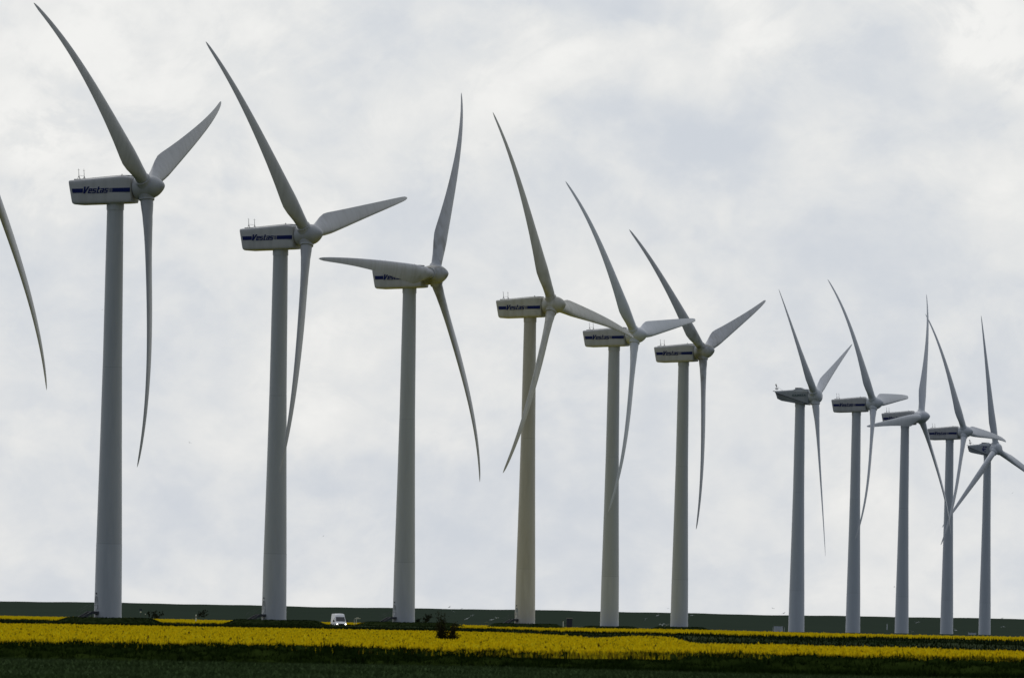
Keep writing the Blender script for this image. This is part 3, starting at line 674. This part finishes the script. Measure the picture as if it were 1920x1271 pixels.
# ------------------------------------------------------------------ mounds
MG = mat('mound_grass', (.010, .018, .005), .95, (.024, .034, .012), 1.4, (1, 1, 1), 8, .38, .64, spec=0)
def mound(nm, cx, cy, zt, r0, r1, label, squash=1.0):
    V = []; Fc = []; n = 96; zg = float(gz(cx, cy))-.1; prof = [(0.05, zt), (r0*.5, zt+.02), (r0*.93, zt), (r0, zt-.04), (r0+(r1-r0)*.15, zt-.16*(zt-zg)), (r0+(r1-r0)*.5, zg+.5*(zt-zg)), (r0+(r1-r0)*.8, zg+.2*(zt-zg)), (r1, zg)]
    for j, (r, z) in enumerate(prof):
        for k in range(n):
            an = 2*math.pi*k/n; w = 1+(.03*math.sin(3*an+cx)+.015*math.sin(11*an))*(j > 1)
            V.append((r*w*math.cos(an), r*w*math.sin(an), z + (.05*math.sin(9*an+cx)+.03*math.sin(23*an))*(2 <= j < 7)))
    for j in range(len(prof)-1):
        for k in range(n): Fc.append((j*n+k, j*n+(k+1) % n, (j+1)*n+(k+1) % n, (j+1)*n+k))
    Fc.append(tuple(range(n)))
    m = 2600; an = rng.uniform(0, 2*np.pi, m); rr = r0*.7+(r1-r0*.7)*rng.random(m)
    a = np.array(prof); z = np.interp(rr, a[:, 0], a[:, 1])
    tr = blades(rr*np.cos(an), rr*np.sin(an), z-.03, rng.uniform(.06, .22, m), rng.uniform(.08, .2, m), .3)
    o = joined('grass_mound', np.array(V), Fc[:-1], tr, np.clip(rng.normal(.35, .2, m), 0, 1), MG, VT, label, 'mound'); o['kind'] = 'structure'; o.location = (cx, cy, 0)
    return o
names = {'T0': 'left edge, out of frame', 'T1': '', }
MD = {'T0': (5.5, 9.5, 'grass mound under the turbine beyond the left edge'), 'T1': (6.0, 9.6, 'flat-topped grass mound carrying the largest wind turbine'), 'T2': (6.4, 10.2, 'flat-topped grass mound left of the white van'),
      'T3': (7.6, 12.5, 'grass mound right of the white van, behind the bare bush'), 'T4': (6, 9.5, 'grass mound under the yellowish wind turbine'), 'T5': (5, 9, 'grass mound under the turbine beside the dark cabinet'),
      'T6': (5, 9, 'low grass mound under the sixth whole turbine from the left')}
for (nm, X, d, zb, *_r) in TB:
    if nm in MD:
        r0, r1, lb = MD[nm]; mound(nm, X+(1.0 if nm == 'T3' else .2), d, zb+.0, r0, r1, lb)

# ------------------------------------------------------------------ van on the farm track
def van():
    P = at(635, 1178.5, 2050); root = empty('van', (P.x, P.y, .17), math.radians(9.4))
    tag(root, 'white high-roof delivery van with both headlights on, driving towards the camera', 'van')
    WH = mat('van_white', (.62, .63, .66), .35, (.56, .57, .59), 2); GL = mat('van_glass', (.012, .014, .022), .08); BK = mat('van_black', (.012, .012, .014), .5)
    HL = mat('headlight_on', (1, 1, 1), .3, emit=(1, .95, .82, 6)); TY = mat('tyre', (.015, .015, .015), .9); RM = mat('wheel_rim', (.3, .3, .32), .4)
    # local frame: front is -Y, profile (y, z)
    prof = [(-3.15, .35), (-3.22, .70), (-3.12, .98), (-2.35, 1.28), (-2.18, 1.34), (-1.42, 2.12), (-1.15, 2.42), (-.75, 2.66), (-.2, 2.74), (3.0, 2.72), (3.2, 2.6), (3.28, 1.3), (3.25, .40)]
    def hw(z): return 1.0 if z < 1.25 else 1.0-.15*((z-1.25)/1.5)**1.4
    secs = []
    for f, inset in ((-1, .14), (-1, .03), (-1, 0)): pass
    V = []; Fc = []; n = len(prof)
    cols = [(-1.0, .12), (-.96, .035), (-.86, 0), (-.45, -.02), (0, -.03), (.45, -.02), (.86, 0), (.96, .035), (1.0, .12)]
    cy, cz = .0, 1.4
    for fx, ins in cols:
        for y, z in prof:
            yy = y + (ins if y < cy else -ins)*1.0; zz = z - ins*(1 if z > 2.0 else 0)
            V.append((fx*hw(z), yy, zz))
    for c in range(len(cols)-1):
        for k in range(n): Fc.append((c*n+k, c*n+(k+1) % n, (c+1)*n+(k+1) % n, (c+1)*n+k))
    Fc.append(tuple(range(n))); Fc.append(tuple((len(cols)-1)*n+k for k in range(n))[::-1])
    body = obj('body', V, Fc, WH, root); sharp(body, 28)
    def quad(name, pts, off, m, par, th=.03):
        a, b_, c, d_ = [Vector(p) for p in pts]; nn = (b_-a).cross(d_-a).normalized()
        W = [p+nn*off for p in (a, b_, c, d_)] + [p-nn*th for p in (a, b_, c, d_)]
        return obj(name, W, [(0, 1, 2, 3), (7, 6, 5, 4), (0, 4, 5, 1), (1, 5, 6, 2), (2, 6, 7, 3), (3, 7, 4, 0)], m, par)
    quad('windscreen', [(-.84, -2.14, 1.37), (.84, -2.14, 1.37), (.76, -1.44, 2.10), (-.76, -1.44, 2.10)], .075, GL, root)
    for s in (-1, 1):
        pts = [(s*1.0, -1.95, 1.40), (s*1.0, -.85, 1.36), (s*.955, -.85, 1.98), (s*.955, -1.35, 1.98)]
        quad('side_window', pts if s > 0 else pts[::-1], .02, GL, root, .04)
        w = MB().box(s*1.22-.11, s*1.22+.11, -1.98, -1.84, 1.25, 1.62); w.tube([(s*1.0, -1.88, 1.35), (s*1.15, -1.9, 1.38)], .03, 6); w.build('mirror', BK, root)
        MB().loft([[Vector((s*(.76+.12*math.cos(a)), yy, .86+.10*math.sin(a)+.03*math.cos(a)*s)) for a in [2*math.pi*k/14 for k in range(14)]] for yy in (-3.05, -3.215)]).build('headlight', HL, root)
        for y in (-2.15, 2.0):
            M = Matrix.Translation((s*.93, y, .36)) @ Matrix.Rotation(math.pi/2, 4, 'Y')
            w = MB().lathe([(-.12, .2), (-.12, .34), (-.08, .36), (.08, .36), (.12, .34), (.12, .2)], M, 24).build('wheel', TY, root); sharp(w)
            MB().lathe([(-.125, .02), (-.125, .2), (.125, .2), (.125, .02)], M, 18).build('rim', RM, w)
    MB().box(-.52, .52, -3.262, -3.10, .70, .92).build('grille', BK, root)
    MB().box(-.95, .95, -3.27, -3.0, .33, .58).build('bumper', BK, root)
    MB().box(-.93, .93, -3.0, 3.0, .22, .36).build('chassis', BK, root)
    for s in (-1, 1): MB().box(s*1.005-.01, s*1.005+.01, -2.5, 2.9, .60, .68).build('rubbing_strip', BK, root)
    # panel gaps and a door handle on the flank that shows
    for y in (-2.0, -.78, .62): MB().box(-1.008, -1.0, y-.012, y+.012, .45, 1.95).build('door_gap', BK, root)
    MB().box(-1.02, -1.0, -.98, -.84, 1.12, 1.17).build('door_handle', BK, root)
van()
# farm track under the van
TR = mat('track_gravel', (.16, .15, .13), .95, (.10, .095, .08), 1.2)
tx = np.linspace(-150, 60, 60)
V = []; 
for x in tx: 
    yc = 2050+(x+31)*.9
    V += [(x, yc-3, .17+float(gz(x, yc))-.13), (x, yc+4, .17+float(gz(x, yc))-.13)]
tag(obj('farm_track', V, [(2*i, 2*i+2, 2*i+3, 2*i+1) for i in range(len(tx)-1)], TR), 'pale gravel farm track the van drives on', 'track', kind='structure')

# ------------------------------------------------------------------ bush and distant shrubs
BARK = mat('twig_bark', (.030, .022, .016), .9, (.05, .035, .022), 9)
LEAFB = mat('bush_leaves', (.03, .03, .01), .85, tone=[(0, (.022, .026, .008)), (1, (.052, .040, .018)), (.6, (.028, .028, .010))], spec=0)
def bush(px, dist, zg, stems, leaves, label, cat='bush', wleaf=.07, name='bush', grp=None, mleaf=None, twigs=3):
    P = at(px, 1190, dist); root = empty(name, (P.x, dist, zg)); tag(root, label, cat, grp)
    mb = MB(); tips = []
    for (x0, x1, y1, h, r) in stems:
        pts = []
        for k in range(6):
            t_ = k/5; pts.append(Vector((x0+(x1-x0)*t_**1.3+random.uniform(-.03, .03)*(k > 0), y1*t_+random.uniform(-.03, .03), h*t_)))
        mb.tube(pts, [r*(1-.8*k/5) for k in range(6)], 5)
        for k in range(1, 6):
            for q in range(twigs):
                a = random.uniform(0, 6.28); ln = random.uniform(.15, .45)*(1.15-k/7)*h/2.6
                e = pts[k]+Vector((math.cos(a)*ln*.55, math.sin(a)*ln*.55, ln*random.uniform(.6, 1.2)))
                mid = (pts[k]+e)/2+Vector((random.uniform(-.03, .03), 0, -.02)); mb.tube([pts[k], mid, e], [r*.35, r*.22, r*.1], 4)
                tips += [e, mid]
        tips += pts[1:]
    mb.build('branches', BARK, root)
    T = np.array([list(random.choice(tips)) for _ in range(leaves)]); T += rng.normal(0, .10, T.shape)*np.array([1, 1, .9])
    a = rng.normal(0, 1, (leaves, 3)); a /= np.linalg.norm(a, axis=1)[:, None]; b_ = np.cross(a, rng.normal(0, 1, (leaves, 3))); b_ /= np.linalg.norm(b_, axis=1)[:, None]
    s = wleaf*(.5+rng.random(leaves))[:, None]
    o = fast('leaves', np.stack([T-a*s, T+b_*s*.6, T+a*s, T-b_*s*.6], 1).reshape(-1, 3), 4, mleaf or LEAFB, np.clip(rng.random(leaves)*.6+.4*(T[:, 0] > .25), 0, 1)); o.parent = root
    return root
st = []
for k in range(9): st.append((random.uniform(-.55, -.1), random.uniform(-.75, -.1), random.uniform(-.3, .3), random.uniform(1.5, 2.3), .035))
st += [(-.3, -.66, 0, 2.5, .04), (-.25, -.42, .1, 2.3, .035), (-.2, -.2, 0, 2.3, .03)]
for k in range(8): st.append((random.uniform(.0, .4), random.uniform(.25, .8), random.uniform(-.3, .3), random.uniform(1.2, 1.75), .028))
for k in range(26): st.append((random.uniform(-.6, .6), random.uniform(-.85, .85), random.uniform(-.4, .4), random.uniform(.75, 1.35), .02))
bush(838, 806, 0, st, 4200, 'scraggy brown-leaved bush with bare upright twigs standing in the near yellow field', twigs=4, wleaf=.055)
# darker weeds at its foot, right side
DLEAF = mat('shrub_leaves', (.02, .03, .015), .9, tone=[(0, (.022, .030, .021)), (1, (.034, .040, .029))], spec=0)
def shrub(px, py, dist, w, h, label, grp=None):
    P = at(px, py, dist); stems = [(random.uniform(-.3, .3)*w, random.uniform(-.5, .5)*w, random.uniform(-.3, .3), h*random.uniform(.55, .95)*(1-.3*abs(k-4)/4), .03) for k in range(9)]
    h *= .62; w *= .8; r = bush(px, dist, P.z-h*.45, stems, 170, label, 'shrub', .16*max(h, 1), 'shrub', grp, DLEAF, 2); return r
shrub(290, 1154, 2500, 4.2, 2.2, 'dark shrub just right of the largest turbine\'s mound', 'dark shrubs beyond the fields')
shrub(377, 1152.5, 2700, 4.5, 2.0, 'dark brownish shrub beside the black and white post', 'dark shrubs beyond the fields')
shrub(797, 1161.5, 2450, 2.7, 2.0, 'dark shrub between the third turbine tower and the brown bush', 'dark shrubs beyond the fields')
shrub(783, 1165, 2300, .9, 1.2, 'tiny dark shrub at the right foot of the third turbine tower', 'dark shrubs beyond the fields')
shrub(744, 1163, 2015, .5, .6, 'small dark tuft at the foot of the third turbine steps', 'dark shrubs beyond the fields')

# ------------------------------------------------------------------ cabinets, posts and signs
CABD = mat('cabinet_navy', (.006, .010, .04), .5, (.010, .014, .05), 3); CABL = mat('cabinet_concrete', (.66, .68, .70), .85, (.50, .52, .54), 2.5)
WP = mat('post_white', (.60, .62, .62), .6); SB = mat('sign_blue', (.015, .03, .07), .5); CABG = mat('cabinet_door', (.50, .52, .55), .7); CAPG = mat('cabinet_cap', (.30, .31, .33), .7)
P = at(1067.5, 1173, 2370); r = empty('electrical_cabinet', (P.x, P.y, P.z)); tag(r, 'tall dark navy electrical cabinet beside the fifth turbine', 'electrical cabinet')
MB().box(-.60, .60, -.5, .5, -.8, 1.58).build('body', CABD, r); MB().box(-.68, .68, -.58, .58, 1.58, 1.68).build('roof', CAPG, r); MB().box(-.02, .02, -.52, -.49, -.2, 1.5).build('door_gap', DARKM, r)
P = at(1056, 1173, 2368); r = empty('marker_post', (P.x, P.y, P.z)); tag(r, 'short white marker post left of the navy cabinet', 'post')
s_ = MB().tube([(0, 0, -.8), (0, 0, 1.0)], .09, 8); s_.build('post', WP, r); MB().box(-.05, .9, -.04, .04, .55, .68).build('rail', DARKM, r)
P = at(1459.5, 1183, 2890); r = empty('electrical_cabinet', (P.x, P.y, P.z)); tag(r, 'wide pale grey concrete cabinet left of the wedge-tailed turbine\'s tower', 'electrical cabinet')
MB().box(-1.08, 1.08, -.9, .9, -.3, 1.20).build('body', CABL, r); MB().box(-1.15, 1.15, -.97, .97, 1.20, 1.30).build('roof', CABL, r)
dd = MB(); [dd.box(x-.32, x+.32, -.93, -.895, .1, 1.05) for x in (-.55, .1)]; dd.build('door', CABG, r)
for px, lb in ((1449.5, 'thin pale post at the left side of the concrete cabinet'), (1470.5, 'thin pale post at the right side of the concrete cabinet')):
    P = at(px, 1182, 2885); r = empty('marker_post', (P.x, P.y, P.z)); tag(r, lb, 'post', 'posts beside the cabinets')
    MB().tube([(0, 0, -.3), (0, 0, .9)], .055, 6).build('post', WP, r); MB().tube([(0, 0, .9), (0, 0, .97)], .09, 6).build('cap', CAPG, r)
P = at(1823, 1190, 3625); r = empty('electrical_cabinet', (P.x, P.y, P.z)); tag(r, 'low grey concrete cabinet left of the farthest turbine\'s tower', 'electrical cabinet')
MB().box(-1.2, 1.2, -.8, .8, -.3, .72).build('body', CABL, r); MB().box(-1.28, 1.28, -.88, .88, .72, .80).build('roof', CAPG, r)
P = at(367.5, 1161, 2450); r = empty('marker_post', (P.x, P.y, P.z)); tag(r, 'black and white banded marker post beyond the left yellow strip', 'post')
MB().tube([(0, 0, -.4), (0, 0, .45)], .13, 8).build('post', WP, r); MB().tube([(0, 0, .45), (0, 0, .72)], .135, 8).build('band', DARKM, r); MB().tube([(0, 0, .72), (0, 0, 1.1)], .13, 8).build('top', WP, r)
P = at(1663.3, 1176, 3000); r = empty('marker_post', (P.x, P.y, P.z)); tag(r, 'slim pale post on the slope between two far turbine towers', 'post')
MB().tube([(0, 0, -.6), (0, 0, .95)], .10, 8).build('post', WP, r); MB().tube([(0, 0, .95), (0, 0, 1.05)], .05, 8).build('cap', CAPG, r)
P = at(263.5, 1157, 2000); r = empty('road_sign', (P.x, P.y, P.z)); tag(r, 'small dark blue sign over a white plate, right of the largest tower', 'sign')
MB().tube([(0, 0, -1.2), (0, 0, 1.5)], .03, 6).build('post', DARKM, r); MB().box(-.22, .22, -.06, -.03, 1.15, 1.55).build('sign_board', SB, r); MB().box(-.14, .14, -.065, -.03, .85, 1.08).build('lower_plate', WP, r)
P = at(272.5, 1157, 2000); r = empty('marker_post', (P.x, P.y, P.z)); tag(r, 'tiny white-topped post right of the dark blue sign', 'post', 'posts beside the cabinets')
MB().tube([(0, 0, -.6), (0, 0, .5)], .05, 6).build('post', DARKM, r); MB().tube([(0, 0, .5), (0, 0, .68)], .07, 6).build('top', WP, r)
P = at(669, 1168, 2080); r = empty('signpost', (P.x, P.y, P.z)); tag(r, 'white signpost with short arms at the track right of the van', 'sign')
MB().tube([(-.1, 0, -.9), (-.1, 0, .95)], .045, 8).build('post', WP, r); MB().box(-.4, .65, -.05, .0, .82, .95).build('arm', WP, r); MB().box(-.1, .35, -.05, .0, 1.02, 1.10).build('arm', WP, r); MB().tube([(-.48, 0, -.6), (-.48, 0, .72)], .035, 6).build('side_post', WP, r)

# ------------------------------------------------------------------ gulls
GW = mat('gull_white', (.50, .52, .52), .8, (.34, .36, .37), 8); GD = mat('crow_dark', (.02, .02, .022), .8, (.035, .035, .035), 8)
def bird_mesh(flap, m, nm):
    mb = MB(); mb.tube([(0, -.22, .02), (0, -.16, .03), (0, -.08, .02), (0, .08, 0), (0, .2, -.01), (0, .27, 0)], [.012, .035, .05, .055, .03, .012], 8)
    for s in (-1, 1):
        z1, z2 = flap*.22, flap*.12
        rows = [(0.03, 0, -.08, .09), (.28, z1, -.11, .06), (.62, z2, .02, .09)]
        V = []
        for x, z, y0, y1 in rows: V += [(s*x, y0, z+.03), (s*x, y1, z+.02), (s*x, y1, z+.005), (s*x, y0, z+.015)]
        Fc = []
        for i in range(2):
            for k in range(4): Fc.append((i*4+k, i*4+(k+1) % 4, (i+1)*4+(k+1) % 4, (i+1)*4+k))
        Fc += [(0, 1, 2, 3), (8, 9, 10, 11)]; mb.add(V, Fc)
    mb.add([(-.05, .22, 0), (.05, .22, 0), (.08, .36, .0), (-.08, .36, .0), (-.05, .22, .012), (.05, .22, .012), (.08, .36, .01), (-.08, .36, .01)], [(0, 1, 2, 3), (7, 6, 5, 4), (0, 4, 5, 1), (2, 6, 7, 3), (1, 5, 6, 2), (3, 7, 4, 0)])
    me = bpy.data.meshes.new(nm); me.from_pydata([tuple(v) for v in mb.V], [], mb.F); me.materials.append(m); me.update(); return me
gm = [bird_mesh(1.2, GW, 'gull'), bird_mesh(-.6, GW, 'gull'), bird_mesh(.3, GW, 'gull')]; cm = [bird_mesh(1.0, GD, 'crow'), bird_mesh(-.8, GD, 'crow')]
def birds(lst, meshes, name, label, cat, grp):
    for i, (px, py, dist, sc) in enumerate(lst):
        o = bpy.data.objects.new(name, meshes[i % len(meshes)]); COL.objects.link(o); o.location = at(px, py, dist); o.scale = (sc,)*3
        o.rotation_euler = (random.uniform(-.4, .4), random.uniform(-.7, .7), random.uniform(-.9, .9)+math.pi*random.randint(0, 1)); tag(o, label, cat, grp)
birds([(846, 1144, 3300, 1.1), (850.5, 1146, 3400, 1.1), (876, 1159.5, 2700, 1.2), (886, 1154, 3000, 1.0), (913, 1165.5, 2500, .8), (922, 1161.5, 2600, 1), (931, 1158.5, 2700, 1),
       (1210.5, 1159.5, 2700, 1.2), (1233, 1153.5, 3000, 1.0), (1241.5, 1171.5, 2300, 1.1), (1250, 1171, 2300, 1.1), (1297, 1153.5, 3000, 1.1), (1718, 1167.5, 3000, 1.2), (1722, 1165.5, 3000, 1.1),
       (1711, 1184, 1900, .9), (1791, 1181.5, 2900, 1.2), (1881, 1174, 2900, 1.3)], gm, 'gull', 'small white gull low over the dark green slope', 'gull', 'white gulls over the slope')
birds([(843, 1138, 3000, .9), (866, 1140, 3000, .9), (1470, 1149.5, 2800, 1.0), (1481, 1148.5, 2800, .7), (1879, 1159, 3300, 1.0), (1884, 1160, 3300, .8), (1901, 1161.5, 3300, .8), (1826, 1160.5, 3400, .7)],
      cm, 'crow', 'tiny dark bird silhouetted along the ridge line', 'bird', 'dark birds on the ridge line')
birds([(355.5, 830, 2200, .55), (606.5, 1004, 2600, .6), (1253, 1140, 2800, .6), (1449, 1140.5, 2800, .8), (1898, 924, 3000, .6), (192.5, 581, 2000, .4), (1677, 1100, 3000, .6)], gm, 'gull', 'faint grey speck of a bird high in the cloudy sky', 'gull', 'birds in the sky')
